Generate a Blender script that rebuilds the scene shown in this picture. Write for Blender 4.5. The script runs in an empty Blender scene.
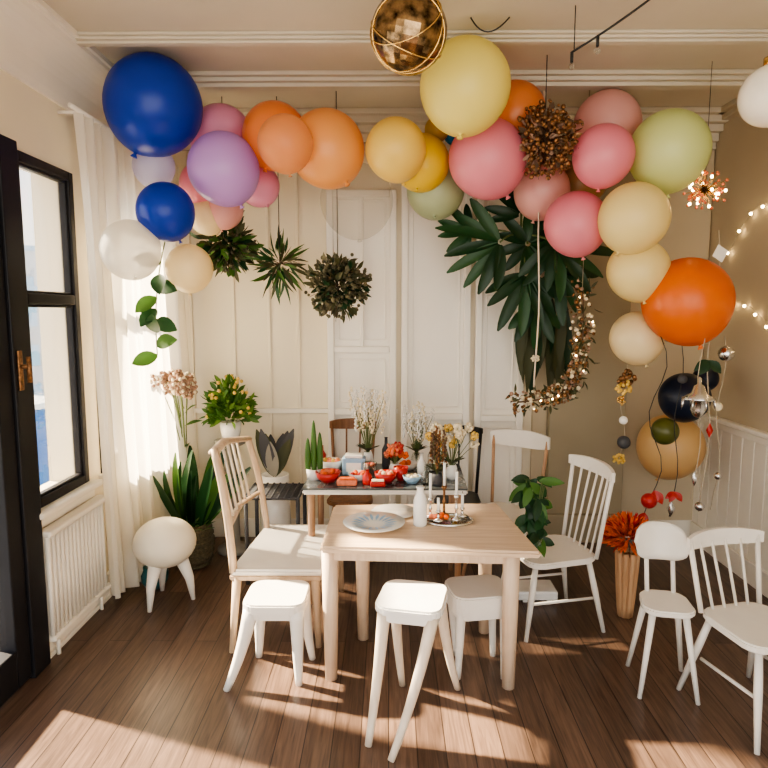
import bpy, bmesh, math, random
from mathutils import Vector, Matrix, Euler
random.seed(7)
V=Vector
sc=bpy.context.scene
try: sc.view_settings.look='AgX - Medium High Contrast'
except Exception: pass

# ------------------------------------------------------------------ materials
def newmat(name):
    m=bpy.data.materials.new(name); m.use_nodes=True
    nt=m.node_tree; b=nt.nodes['Principled BSDF']
    return m,nt,b
def pmat(name,col,rough=0.5,metal=0.0,var=0.06,scale=8.0,bump=0.0,coat=0.0,sss=0.0,trans=0.0,emis=0.0,spec=0.5,ior=1.45):
    m,nt,b=newmat(name)
    tc=nt.nodes.new('ShaderNodeTexCoord'); n=nt.nodes.new('ShaderNodeTexNoise'); n.inputs['Scale'].default_value=scale; n.inputs['Detail'].default_value=4
    nt.links.new(tc.outputs['Object'],n.inputs['Vector'])
    r=nt.nodes.new('ShaderNodeValToRGB'); r.color_ramp.elements[0].position=0.3; r.color_ramp.elements[1].position=0.7
    r.color_ramp.elements[0].color=[max(0,c*(1-var)) for c in col]+[1]
    r.color_ramp.elements[1].color=[min(1,c*(1+var)) for c in col]+[1]
    nt.links.new(n.outputs['Fac'],r.inputs['Fac']); nt.links.new(r.outputs['Color'],b.inputs['Base Color'])
    b.inputs['Roughness'].default_value=rough; b.inputs['Metallic'].default_value=metal
    b.inputs['Coat Weight'].default_value=coat; b.inputs['Transmission Weight'].default_value=trans
    b.inputs['Specular IOR Level'].default_value=spec; b.inputs['IOR'].default_value=ior
    if sss>0:
        b.inputs['Subsurface Weight'].default_value=sss; b.inputs['Subsurface Radius'].default_value=(0.1,0.08,0.06); b.inputs['Subsurface Scale'].default_value=1
    if emis>0:
        b.inputs['Emission Color'].default_value=list(col)+[1]; b.inputs['Emission Strength'].default_value=emis
    if bump>0:
        bp=nt.nodes.new('ShaderNodeBump'); bp.inputs['Strength'].default_value=bump; bp.inputs['Distance'].default_value=0.01
        nt.links.new(n.outputs['Fac'],bp.inputs['Height']); nt.links.new(bp.outputs['Normal'],b.inputs['Normal'])
    return m
def translucent(name,col,amount=0.5,rough=0.5,alpha=1.0,spec=.5):
    m,nt,b=newmat(name); out=nt.nodes['Material Output']
    b.inputs['Base Color'].default_value=list(col)+[1]; b.inputs['Roughness'].default_value=rough; b.inputs['Specular IOR Level'].default_value=spec
    t=nt.nodes.new('ShaderNodeBsdfTranslucent'); t.inputs['Color'].default_value=list(col)+[1]
    mx=nt.nodes.new('ShaderNodeMixShader'); mx.inputs[0].default_value=amount
    nt.links.new(b.outputs[0],mx.inputs[1]); nt.links.new(t.outputs[0],mx.inputs[2])
    last=mx
    if alpha<1:
        tr=nt.nodes.new('ShaderNodeBsdfTransparent'); m2=nt.nodes.new('ShaderNodeMixShader'); m2.inputs[0].default_value=alpha
        nt.links.new(tr.outputs[0],m2.inputs[1]); nt.links.new(mx.outputs[0],m2.inputs[2]); last=m2
    nt.links.new(last.outputs[0],out.inputs['Surface'])
    return m
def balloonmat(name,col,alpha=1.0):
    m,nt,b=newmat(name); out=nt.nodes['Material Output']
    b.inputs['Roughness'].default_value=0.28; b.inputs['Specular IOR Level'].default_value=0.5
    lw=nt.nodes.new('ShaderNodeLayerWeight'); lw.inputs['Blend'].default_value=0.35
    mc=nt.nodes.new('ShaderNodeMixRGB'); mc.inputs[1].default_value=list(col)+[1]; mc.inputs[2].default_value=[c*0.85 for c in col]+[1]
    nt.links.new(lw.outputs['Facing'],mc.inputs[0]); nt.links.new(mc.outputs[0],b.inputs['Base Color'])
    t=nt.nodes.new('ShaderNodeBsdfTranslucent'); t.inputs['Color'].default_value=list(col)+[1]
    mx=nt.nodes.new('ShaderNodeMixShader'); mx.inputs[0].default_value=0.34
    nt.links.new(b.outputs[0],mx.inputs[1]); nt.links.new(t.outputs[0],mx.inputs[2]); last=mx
    if alpha<1:
        tr=nt.nodes.new('ShaderNodeBsdfTransparent'); m2=nt.nodes.new('ShaderNodeMixShader'); m2.inputs[0].default_value=alpha
        nt.links.new(tr.outputs[0],m2.inputs[1]); nt.links.new(mx.outputs[0],m2.inputs[2]); last=m2
    nt.links.new(last.outputs[0],out.inputs['Surface'])
    return m
def thinglass(name,tint=(1,1,1),refl=0.08):
    m,nt,b=newmat(name); out=nt.nodes['Material Output']
    g=nt.nodes.new('ShaderNodeBsdfGlossy'); g.inputs['Roughness'].default_value=0.03
    tr=nt.nodes.new('ShaderNodeBsdfTransparent'); tr.inputs['Color'].default_value=list(tint)+[1]
    mx=nt.nodes.new('ShaderNodeMixShader')
    lw=nt.nodes.new('ShaderNodeLayerWeight'); lw.inputs['Blend'].default_value=refl*3
    nt.links.new(lw.outputs['Facing'],mx.inputs[0])
    nt.links.new(tr.outputs[0],mx.inputs[1]); nt.links.new(g.outputs[0],mx.inputs[2]); nt.links.new(mx.outputs[0],out.inputs['Surface'])
    return m
def woodmat(name,c1,c2,rough=0.45,scale=6,axis='X'):
    m,nt,b=newmat(name)
    tc=nt.nodes.new('ShaderNodeTexCoord'); mp=nt.nodes.new('ShaderNodeMapping')
    mp.inputs['Scale'].default_value={'X':(0.6,8,8),'Y':(8,0.6,8),'Z':(8,8,0.6)}[axis]
    n=nt.nodes.new('ShaderNodeTexNoise'); n.inputs['Scale'].default_value=scale; n.inputs['Detail'].default_value=6; n.inputs['Distortion'].default_value=0.6
    r=nt.nodes.new('ShaderNodeValToRGB'); r.color_ramp.elements[0].position=0.3; r.color_ramp.elements[1].position=0.7
    r.color_ramp.elements[0].color=list(c1)+[1]; r.color_ramp.elements[1].color=list(c2)+[1]
    nt.links.new(tc.outputs['Object'],mp.inputs[0]); nt.links.new(mp.outputs[0],n.inputs['Vector']); nt.links.new(n.outputs['Fac'],r.inputs[0]); nt.links.new(r.outputs[0],b.inputs['Base Color'])
    b.inputs['Roughness'].default_value=rough
    return m
def floormat():
    m,nt,b=newmat('floor_planks')
    tc=nt.nodes.new('ShaderNodeTexCoord'); mp=nt.nodes.new('ShaderNodeMapping'); mp.inputs['Rotation'].default_value=(0,0,math.pi/2)
    br=nt.nodes.new('ShaderNodeTexBrick'); br.inputs['Scale'].default_value=1.0; br.inputs['Brick Width'].default_value=1.7; br.inputs['Row Height'].default_value=0.125
    br.inputs['Mortar Size'].default_value=0.0025; br.inputs['Mortar'].default_value=(0.02,0.013,0.010,1); br.inputs['Color1'].default_value=(0.165,0.104,0.074,1); br.inputs['Color2'].default_value=(0.088,0.055,0.040,1)
    br.offset=0.37; br.inputs['Bias'].default_value=0.0
    nt.links.new(tc.outputs['Object'],mp.inputs[0]); nt.links.new(mp.outputs[0],br.inputs['Vector'])
    m2=nt.nodes.new('ShaderNodeMapping'); m2.inputs['Scale'].default_value=(22,1.2,1); nt.links.new(tc.outputs['Object'],m2.inputs[0])
    n=nt.nodes.new('ShaderNodeTexNoise'); n.inputs['Scale'].default_value=2.5; n.inputs['Detail'].default_value=8; n.inputs['Distortion'].default_value=1.2; nt.links.new(m2.outputs[0],n.inputs['Vector'])
    r=nt.nodes.new('ShaderNodeValToRGB'); r.color_ramp.elements[0].position=0.3; r.color_ramp.elements[1].position=0.75; r.color_ramp.elements[0].color=(0.55,0.53,0.51,1); r.color_ramp.elements[1].color=(1.4,1.36,1.32,1)
    nt.links.new(n.outputs['Fac'],r.inputs[0])
    mx=nt.nodes.new('ShaderNodeMixRGB'); mx.blend_type='MULTIPLY'; mx.inputs[0].default_value=1; nt.links.new(br.outputs['Color'],mx.inputs[1]); nt.links.new(r.outputs[0],mx.inputs[2]); nt.links.new(mx.outputs[0],b.inputs['Base Color'])
    b.inputs['Roughness'].default_value=0.34
    bp=nt.nodes.new('ShaderNodeBump'); bp.inputs['Strength'].default_value=0.25; bp.inputs['Distance'].default_value=0.004; nt.links.new(br.outputs['Fac'],bp.inputs['Height']); bp.invert=True
    nt.links.new(bp.outputs['Normal'],b.inputs['Normal'])
    return m

M={}
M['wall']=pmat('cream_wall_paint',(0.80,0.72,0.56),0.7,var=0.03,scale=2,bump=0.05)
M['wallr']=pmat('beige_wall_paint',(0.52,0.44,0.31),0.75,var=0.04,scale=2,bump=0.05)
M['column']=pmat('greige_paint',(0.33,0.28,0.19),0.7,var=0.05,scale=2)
M['white']=pmat('white_paint',(0.85,0.80,0.70),0.4,var=0.02,scale=4)
M['panelw']=pmat('panel_white',(0.90,0.86,0.78),0.45,var=0.02,scale=3)
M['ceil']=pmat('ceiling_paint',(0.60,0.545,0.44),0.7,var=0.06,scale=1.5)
M['dark']=pmat('black_frame',(0.012,0.012,0.015),0.45,var=0.1,spec=.3)
M['floor']=floormat()
M['glass']=thinglass('window_glass')
M['curtain']=translucent('sheer_curtain_fabric',(0.98,0.94,0.85),0.58,0.8,0.76)
M['chairw']=pmat('chair_white',(0.80,0.76,0.69),0.35,var=0.03)
M['chaircream']=woodmat('chair_cream_wood',(0.66,0.55,0.42),(0.78,0.68,0.55),0.45,4,'Z')
M['table']=woodmat('table_birch',(0.58,0.42,0.28),(0.73,0.56,0.40),0.4,5,'X')
M['tleg']=woodmat('birch_leg',(0.60,0.44,0.30),(0.74,0.58,0.43),0.45,5,'Z')
M['beech']=woodmat('beech_frame',(0.50,0.36,0.24),(0.66,0.50,0.35),0.45,5,'Z')
M['brown']=woodmat('brown_wood',(0.16,0.07,0.03),(0.28,0.13,0.06),0.4,5,'Z')
M['midwood']=woodmat('mid_wood',(0.35,0.2,0.11),(0.5,0.3,0.18),0.45,5,'Z')
M['black']=pmat('black_lacquer',(0.02,0.02,0.02),0.3)
M['tdark']=pmat('smoked_glass_top',(0.09,0.10,0.10),0.08,var=0.3,scale=5)
M['green']=translucent('leaf_green',(0.07,0.17,0.03),0.3,0.5)
M['dgreen']=translucent('leaf_dark_green',(0.010,0.042,0.014),0.10,0.40,1,.4)
M['dgreen2']=translucent('leaf_mid_green',(0.022,0.080,0.024),0.15,0.40,1,.4)
M['lgreen']=translucent('leaf_light_green',(0.16,0.30,0.05),0.35,0.5)
M['olive']=translucent('leaf_olive',(0.07,0.075,0.03),0.25,0.6)
M['stem']=pmat('stem_green',(0.12,0.16,0.05),0.6)
M['twig']=pmat('twig_brown',(0.12,0.07,0.04),0.7)
M['wire']=pmat('black_wire',(0.02,0.02,0.02),0.5)
M['thread']=pmat('thread',(0.45,0.38,0.28),0.7)
M['gold']=pmat('gold',(0.80,0.55,0.22),0.25,metal=1)
M['smoke']=pmat('smoky_bronze_mirror',(0.24,0.16,0.085),0.22,metal=1,var=0.9,scale=22)
M['bronze']=pmat('bronze_glitter',(0.24,0.12,0.05),0.4,metal=0.6,var=0.7,scale=60)
M['seed']=pmat('seed_heads',(0.11,0.10,0.055),0.6,var=0.4,scale=40)
M['silver']=pmat('silver',(0.7,0.7,0.7),0.2,metal=1)
M['bulb']=pmat('fairy_bulb',(1,0.72,0.35),0.4,emis=25)
M['cer']=pmat('white_ceramic',(0.85,0.83,0.78),0.2,coat=0.4)
M['red']=pmat('red_glaze',(0.42,0.02,0.015),0.3)
M['orange']=pmat('orange_petal',(0.75,0.14,0.02),0.6,var=0.3,scale=30)
M['coral']=pmat('coral_petal',(0.7,0.20,0.10),0.6,var=0.2,scale=30)
M['yel']=pmat('yellow_petal',(0.75,0.5,0.12),0.6,var=0.2,scale=30)
M['petw']=pmat('cream_petal',(0.8,0.70,0.50),0.7,var=0.15,scale=40)
M['pinkd']=pmat('dried_pink',(0.38,0.24,0.17),0.8,var=0.25,scale=40)
M['basket']=pmat('wicker',(0.10,0.085,0.05),0.7,var=0.4,scale=60,bump=0.5)
M['teal']=pmat('teal_ceramic',(0.02,0.11,0.12),0.3)
M['terr']=pmat('pot_stone',(0.28,0.26,0.22),0.7)
M['blue']=pmat('soft_blue',(0.30,0.46,0.62),0.5)
M['grey']=pmat('charcoal',(0.06,0.06,0.065),0.6)
M['cushion']=pmat('cushion_leatherette',(0.80,0.74,0.60),0.5,var=0.02)
M['clear']=thinglass('clear_glass',(0.93,0.95,0.93),0.12)
M['vasewood']=woodmat('vase_wood',(0.5,0.28,0.14),(0.66,0.42,0.24),0.5,6,'Z')

# ------------------------------------------------------------------ mesh builder
class MB:
    def __init__(s): s.v=[];s.f=[];s.mi=[];s.sm=[];s.mats=[];s.X=Matrix()
    def add(s,vs,fs,mat,smooth=True):
        if mat not in s.mats: s.mats.append(mat)
        k=s.mats.index(mat); o=len(s.v)
        s.v+= [s.X@V(p) for p in vs]
        for f in fs: s.f.append([i+o for i in f]); s.mi.append(k); s.sm.append(smooth)
    def box(s,c,size,mat,bev=0.0,rot=None,seg=2):
        bm=bmesh.new(); bmesh.ops.create_cube(bm,size=1)
        for v in bm.verts: v.co=V((v.co.x*size[0],v.co.y*size[1],v.co.z*size[2]))
        if bev>0: bmesh.ops.bevel(bm,geom=bm.edges[:],offset=min(bev,min(size)*0.45),segments=seg,affect='EDGES',profile=0.5)
        Rm=rot.to_matrix() if isinstance(rot,Euler) else (rot if rot else Matrix.Identity(3))
        bm.verts.index_update()
        vs=[Rm@v.co+V(c) for v in bm.verts]; fs=[[v.index for v in f.verts] for f in bm.faces]; bm.free()
        s.add(vs,fs,mat,False)
    def tube(s,pts,rad,mat,n=8,closed=False,flat=1.0):
        pts=[V(p) for p in pts]; N=len(pts)
        if not hasattr(rad,'__len__'): rad=[rad]*N
        vs=[];fs=[]; prev=None
        for i,p in enumerate(pts):
            if closed: t=(pts[(i+1)%N]-pts[i-1]).normalized()
            else: t=(pts[min(i+1,N-1)]-pts[max(i-1,0)]).normalized()
            if prev is None:
                a=V((0,0,1)) if abs(t.z)<0.9 else V((1,0,0)); u=(a-t*a.dot(t)).normalized()
            else: u=(prev-t*prev.dot(t)).normalized()
            prev=u; w=t.cross(u)
            for k in range(n):
                an=2*math.pi*k/n; vs.append(p+(u*math.cos(an)*flat+w*math.sin(an))*rad[i])
        R=N if closed else N-1
        for i in range(R):
            for k in range(n):
                j=(i+1)%N; fs.append([i*n+k,i*n+(k+1)%n,j*n+(k+1)%n,j*n+k])
        if not closed: fs.append(list(range(n))[::-1]); fs.append([(N-1)*n+k for k in range(n)])
        s.add(vs,fs,mat,True)
    def lathe(s,prof,c,mat,n=24,R=None,sc=(1,1,1),smooth=True):
        c=V(c); vs=[];fs=[]
        for r,z in prof:
            for k in range(n):
                a=2*math.pi*k/n; p=V((r*math.cos(a)*sc[0],r*math.sin(a)*sc[1],z*sc[2])); 
                if R: p=R@p
                vs.append(c+p)
        for i in range(len(prof)-1):
            for k in range(n): fs.append([i*n+k,i*n+(k+1)%n,(i+1)*n+(k+1)%n,(i+1)*n+k])
        s.add(vs,fs,mat,smooth)
    def ell(s,c,r,mat,seg=12,rings=8,R=None,smooth=True):
        if not hasattr(r,'__len__'): r=(r,r,r)
        s.lathe([(max(1e-5,math.sin(math.pi*i/rings)),-math.cos(math.pi*i/rings)) for i in range(rings+1)],c,mat,seg,R,r,smooth)
    def leaf(s,base,d,nrm,L,W,mat,bend=0.2,n=6,pw=1.0,fold=0.15):
        base=V(base); d=V(d).normalized(); nrm=V(nrm); side=d.cross(nrm)
        if side.length<1e-4: side=d.cross(V((0.3,0.9,0.2)))
        side.normalize(); nrm=side.cross(d).normalized()
        vs=[];fs=[]
        for i in range(n+1):
            t=i/n; w=W*0.5*(math.sin(math.pi*min(1,t*0.96+0.03))**pw)
            p=base+d*(L*t)-nrm*(bend*L*t*t)
            vs+=[p-side*w+nrm*w*fold*2,p,p+side*w+nrm*w*fold*2]
        for i in range(n):
            a=i*3; fs+=[[a,a+1,a+4,a+3],[a+1,a+2,a+5,a+4]]
        s.add(vs,fs,mat,True)
    def obj(s,name,loc=None,parent=None,bevel=0):
        if loc is None:
            xs=[v.x for v in s.v];ys=[v.y for v in s.v];zs=[v.z for v in s.v]; loc=V(((min(xs)+max(xs))/2,(min(ys)+max(ys))/2,min(zs)))
        loc=V(loc)
        me=bpy.data.meshes.new(name); me.from_pydata([v-loc for v in s.v],[],s.f)
        for m in s.mats: me.materials.append(m)
        me.polygons.foreach_set('material_index',s.mi); me.polygons.foreach_set('use_smooth',s.sm); me.update()
        bm=bmesh.new(); bm.from_mesh(me); bmesh.ops.recalc_face_normals(bm,faces=bm.faces); bm.to_mesh(me); bm.free()
        o=bpy.data.objects.new(name,me); bpy.context.collection.objects.link(o); o.location=loc
        if parent: o.parent=parent
        return o
def rv(a=1): return V((random.uniform(-a,a),random.uniform(-a,a),random.uniform(-a,a)))
def rdir():
    while True:
        v=rv()
        if 0.1<v.length<1: return v.normalized()
def bez(a,b,c,n=10):
    a,b,c=V(a),V(b),V(c); return [a*(1-t)**2+b*2*t*(1-t)+c*t*t for t in [i/n for i in range(n+1)]]

# ------------------------------------------------------------------ room shell
XL,XR,YB,YF,ZC=-1.9,2.57,5.1,-1.4,3.42
XM,YM,XW,YW=(XL+XR)/2,(YF+YB)/2,XR-XL,YB-YF
b=MB(); b.box((XM,YM,-0.05),(XW+0.6,YW+0.6,0.1),M['floor']); b.obj('floor',(0,0,0))
b=MB(); b.box((XM,YB+0.1,ZC/2),(XW+0.6,0.2,ZC),M['wall']); b.obj('wall_back')
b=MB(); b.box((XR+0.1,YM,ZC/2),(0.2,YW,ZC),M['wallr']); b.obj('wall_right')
b=MB(); t=0.24; xc=XL-t/2
def wl(y0,y1,z0,z1): b.box((xc,(y0+y1)/2,(z0+z1)/2),(t,y1-y0,z1-z0),M['wall'])
wl(YF,-0.9,0,ZC); wl(-0.9,YB,2.72,ZC); wl(1.15,1.45,0,2.72); wl(3.10,3.20,0,2.72); wl(3.20,3.80,0,0.84); wl(3.80,3.98,0,2.72); wl(3.98,4.85,0,0.84); wl(4.85,YB,0,2.72)
b.obj('wall_left')
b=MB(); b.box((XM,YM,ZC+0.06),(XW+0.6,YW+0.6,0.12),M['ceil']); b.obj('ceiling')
def strip(y,w,h,name,n=3):
    b=MB()
    for i in range(n):
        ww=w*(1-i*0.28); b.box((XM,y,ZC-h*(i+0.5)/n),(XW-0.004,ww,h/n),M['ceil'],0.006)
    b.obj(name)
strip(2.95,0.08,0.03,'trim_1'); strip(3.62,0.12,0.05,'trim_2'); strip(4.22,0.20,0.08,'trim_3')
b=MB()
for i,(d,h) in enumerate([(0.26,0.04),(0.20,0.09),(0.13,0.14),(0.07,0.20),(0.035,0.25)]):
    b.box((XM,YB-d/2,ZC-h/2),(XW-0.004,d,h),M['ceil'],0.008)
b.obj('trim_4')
b=MB(); prof=[(0,.34),(.02,.34),(.03,.30),(.035,.25)]+[(.035+.14*(1-math.cos(a)),.25-.20*math.sin(a)) for a in [math.pi/2*k/8 for k in range(1,9)]]+[(.18,.03),(.20,.03),(.20,0)]
vs=[];fs=[]
for y in (YF+.01,YB-.01):
    for dx,dz in prof: vs.append((XL+dx,y,ZC-dz))
n=len(prof)
for i in range(n-1): fs.append([i,i+1,n+i+1,n+i])
b.add(vs,fs,M['white'],False); b.obj('trim_5')
b=MB()
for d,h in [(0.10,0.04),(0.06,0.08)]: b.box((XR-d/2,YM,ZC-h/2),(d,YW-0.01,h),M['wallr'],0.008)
b.obj('trim_6')
b=MB(); b.box((XL+0.012,3.1+1.0,0.08),(0.024,1.98,0.16),M['white'],0.006); b.box((XL+0.02,4.1,0.015),(0.04,1.98,0.03),M['white'],0.006); b.obj('baseboard_left')
b=MB(); b.box((XM,YB-0.012,0.08),(XW-0.02,0.024,0.16),M['white'],0.006); b.obj('baseboard_back')
b=MB(); b.box((XR-0.03,YM,0.08),(0.024,YW-.1,0.16),M['white'],0.006); b.obj('baseboard_right')
b=MB(); y=YF+.05
while y<5.05:
    b.box((XR-0.01,y+0.072,0.54),(0.02,0.138,1.04),M['white'],0.006); y+=0.144
b.box((XR-0.03,YM,1.075),(0.06,YW-.05,0.035),M['white'],0.01); b.box((XR-0.022,YM,1.03),(0.04,YW-.05,0.05),M['white'],0.01)
b.obj('trim_7')
b=MB(); 
for x in [-1.62,-1.27,-0.98,-0.74]: b.box((x,YB-0.008,1.75),(0.025,0.016,3.0),M['wall'],0.006)
b.box((-0.9,YB-0.014,1.085),(1.95,0.028,0.04),M['white'],0.006)
b.obj('trim_8')
def panel(x0,x1,z0,z1,rows,name,cols=1):
    b=MB(); w=x1-x0; c=(x0+x1)/2; 
    b.box((c,YB-0.02,(z0+z1)/2),(w,0.04,z1-z0),M['panelw'],0.006)
    st=0.055; tot=z1-z0
    b.box((x0+st/2,YB-0.055,(z0+z1)/2),(st,0.04,tot),M['panelw'],0.008); b.box((x1-st/2,YB-0.055,(z0+z1)/2),(st,0.04,tot),M['panelw'],0.008)
    cuts=[z0]+[z0+tot*r for r in rows]+[z1]
    for z in cuts: b.box((c,YB-0.055,min(max(z,z0+st/2),z1-st/2)),(w-2*st,0.04,st),M['panelw'],0.008)
    if cols>1: b.box((c,YB-0.05,z0+tot*.76),(.03,.03,tot*.46),M['panelw'],.006)
    for za,zb in zip(cuts[:-1],cuts[1:]):
        for xx in (x0+st+.035,x1-st-.035): b.box((xx,YB-.045,(za+zb)/2),(.014,.014,zb-za-.16),M['panelw'],.004)
        for zz in (za+.08,zb-.08): b.box((c,YB-.045,zz),(w-2*st-.07,.014,.014),M['panelw'],.004)
    b.obj(name)
panel(-0.50,0.06,0.17,2.86,[0.34,0.53],'trim_9',2)
panel(0.10,0.66,0.17,2.90,[0.32],'trim_12')
panel(0.70,1.10,0.17,2.86,[0.32,0.72],'trim_13')
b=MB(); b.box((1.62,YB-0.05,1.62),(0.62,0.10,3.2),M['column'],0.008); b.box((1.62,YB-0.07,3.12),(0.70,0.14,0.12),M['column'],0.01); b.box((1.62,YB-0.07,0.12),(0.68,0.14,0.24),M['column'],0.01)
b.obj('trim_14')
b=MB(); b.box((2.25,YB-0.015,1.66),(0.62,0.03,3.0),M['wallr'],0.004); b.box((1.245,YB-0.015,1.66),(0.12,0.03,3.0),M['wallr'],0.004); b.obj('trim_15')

# ------------------------------------------------------------------ windows
def window(y0,y1,z0,z1,name,cross):
    b=MB(); x=XL-0.02; fw=0.055
    def bar(ya,yb,za,zb,d=0.07): b.box((x,(ya+yb)/2,(za+zb)/2),(d,yb-ya,zb-za),M['dark'],0.006)
    bar(y0,y0+fw,z0,z1); bar(y1-fw,y1,z0,z1); bar(y0+fw,y1-fw,z1-fw,z1); bar(y0+fw,y1-fw,z0,z0+fw)
    for z in cross: bar(y0+fw,y1-fw,z-0.03,z+0.03)
    for za,zb in zip([z0+fw]+[c+0.03 for c in cross],[c-0.03 for c in cross]+[z1-fw]):
        ya,yb=y0+fw,y1-fw; s=0.015
        for q in [(ya,ya+s,za,zb),(yb-s,yb,za,zb),(ya,yb,za,za+s),(ya,yb,zb-s,zb)]: bar(*q,d=0.04)
        b.box((x,(ya+yb)/2,(za+zb)/2),(0.006,yb-ya,zb-za),M['glass'])
    b.obj(name)
window(3.20,3.80,0.84,2.72,'window_1',[1.97])
window(3.98,4.85,0.84,2.72,'window_2',[1.97])
b=MB(); b.box((XL+0.03,3.50,0.825),(0.10,0.70,0.035),M['white'],0.01); b.box((XL+0.012,3.50,0.77),(0.024,0.68,0.07),M['white'],0.006); b.obj('trim_10')
b=MB(); b.box((XL+0.03,4.42,0.825),(0.10,0.95,0.035),M['white'],0.01); b.obj('trim_11')
def gdoor(y0,y1,name,post):
    b=MB(); x=XL
    def bar(ya,yb,za,zb,d=0.09): b.box((x,(ya+yb)/2,(za+zb)/2),(d,yb-ya,zb-za),M['dark'],0.006)
    if post: bar(y1-.08,y1+.07,0.0,2.74,0.12)
    else: bar(y1-.08,y1,0,2.72)
    e=y1-.085
    bar(e-.115,e,0.02,2.64); bar(y0,y0+.1,0,2.72); bar(y0+.1,e,2.64,2.72); bar(y0+.1,e-.115,0.02,0.22); bar(y0+.1,e-.115,1.94,2.0); ym=(y0+e)/2; bar(ym-.04,ym+.04,0.22,2.64)
    b.box((x,(y0+y1)/2,1.4),(0.006,y1-y0-.3,2.3),M['glass'])
    yh=y1-.04
    b.tube([(XL+0.05,yh,1.63),(XL+0.11,yh,1.63)],0.011,M['bronze']); b.tube([(XL+0.11,yh,1.68),(XL+0.11,yh,1.55)],0.012,M['bronze']); b.box((XL+0.066,yh,1.61),(0.012,0.035,0.2),M['bronze'],0.005)
    b.obj(name)
gdoor(1.45,3.10,'door_1',True); gdoor(-.9,1.15,'added_light_door',False)  # second glazed door is added out of view to let in more side light
b=MB(); y=3.20
while y<3.86:
    b.tube([(XL+0.065,y,0.14),(XL+0.065,y,0.70)],0.015,M['white'],8); b.box((XL+0.045,y,0.42),(0.03,0.016,0.56),M['white'],0.006); y+=0.044
b.box((XL+0.055,3.53,0.715),(0.08,0.70,0.035),M['white'],0.012); b.box((XL+0.055,3.53,0.125),(0.07,0.70,0.03),M['white'],0.012)
for yy in (3.26,3.78): b.tube([(XL+0.055,yy,0.12),(XL+0.055,yy,0.0)],0.012,M['white']); b.tube([(XL+0.055,yy,0.4),(XL+.001,yy,0.4)],0.01,M['white'])
b.obj('radiator')
def facade(x,y,w,d,top,col,name,zb=-12):
    b=MB(); m=pmat(name+'_stone_haze_tint',col,0.8,var=0.1,scale=0.5); h=top-zb  # wall colour carries a painted bluish distance haze
    b.box((x,y,zb+h/2),(w,d,h),m)
    b.box((x,y,top+.2),(w+.6,d+.6,.5),M['blue'])
    for j in range(int(h/3)):
        for i in range(int(d/2)): b.box((x+w/2,y-d/2+1+i*2,zb+1.6+j*3),(0.1,1.0,1.6),M['blue'])
        for i in range(int(w/2)): b.box((x-w/2+1+i*2,y-d/2,zb+1.6+j*3),(1.0,.1,1.6),M['blue'])
    b.obj(name)
facade(-29.5,50,4.5,7,3.4,(0.42,0.44,0.47),'apartment_building')
facade(-36,66,6,7,8.0,(0.48,0.50,0.54),'apartment_building')
facade(-48,84,8,8,6,(0.45,0.50,0.58),'apartment_building')
b=MB(); b.box((-24.6,43.0,-7.5),(2.6,5,6),pmat('blue_cladding',(0.05,0.16,0.42),0.6),.1); b.box((-24.6,43.0,-4.3),(3.2,5.6,.4),M['cer'],.05); b.box((-24.6,40.45,-8),(1.8,.1,2.5),M['grey']); b.obj('blue_shopfront')

# ------------------------------------------------------------------ curtain
b=MB(); vs=[];fs=[]; NZ=26; NY=170
for i in range(NZ+1):
    tz=i/NZ; z=3.02-tz*2.96
    for j in range(NY+1):
        s_=j/NY
        near=3.64+0.16*tz; far=4.98
        y=near+(far-near)*s_
        ph=s_*2*math.pi*14
        amp=0.030+0.02*math.sin(s_*9)
        x=XL+0.115+0.13*s_+amp*math.sin(ph+0.7*math.sin(tz*3))+0.02*math.sin(ph*0.37+tz*2)+0.10*tz*tz*s_
        vs.append((x,y,z))
for i in range(NZ):
    for j in range(NY): a=i*(NY+1)+j; fs.append([a,a+1,a+NY+2,a+NY+1])
b.add(vs,fs,M['curtain'])
b.tube([(XL+0.13,3.58,3.04),(XL+0.16,5.06,3.04)],0.014,M['white']); b.tube([(XL+0.13,3.7,3.04),(XL,3.7,3.04)],0.01,M['white'])
b.obj('sheer_curtain')

# ------------------------------------------------------------------ balloons
PAL={'blue':(0.010,0.055,0.50),'lavw':(0.62,0.60,0.78),'lav':(0.62,0.38,0.80),'pink':(0.88,0.40,0.58),'orange':(0.95,0.34,0.11),'peach':(0.95,0.48,0.17),
'yellow':(0.95,0.72,0.20),'ysat':(0.93,0.68,0.06),'pyel':(0.95,0.85,0.27),'pink2':(0.90,0.32,0.40),'lpink':(0.89,0.50,0.46),'pgreen':(0.74,0.81,0.38),'cream':(0.93,0.80,0.38),
'cream2':(0.93,0.80,0.50),'dor':(0.85,0.20,0.03),'white':(0.90,0.86,0.74),'ggreen':(0.50,0.58,0.36),'tan':(0.48,0.30,0.14),'navy':(0.015,0.022,0.045),'oliv':(0.13,0.14,0.03),'beige':(0.80,0.54,0.25),'sky':(0.03,0.25,0.6),'gold':(0.6,0.4,0.08)}
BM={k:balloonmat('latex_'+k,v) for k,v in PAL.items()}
BM['peacht']=balloonmat('latex_peach_clear',(0.95,0.46,0.20),0.7); BM['cleart']=balloonmat('latex_clear',(0.80,0.76,0.62),0.16); BM['lavt']=balloonmat('latex_lavender_clear',(0.70,0.68,0.90),0.6); BM['wht']=balloonmat('latex_white_clear',(0.92,0.88,0.78),0.75)
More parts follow.
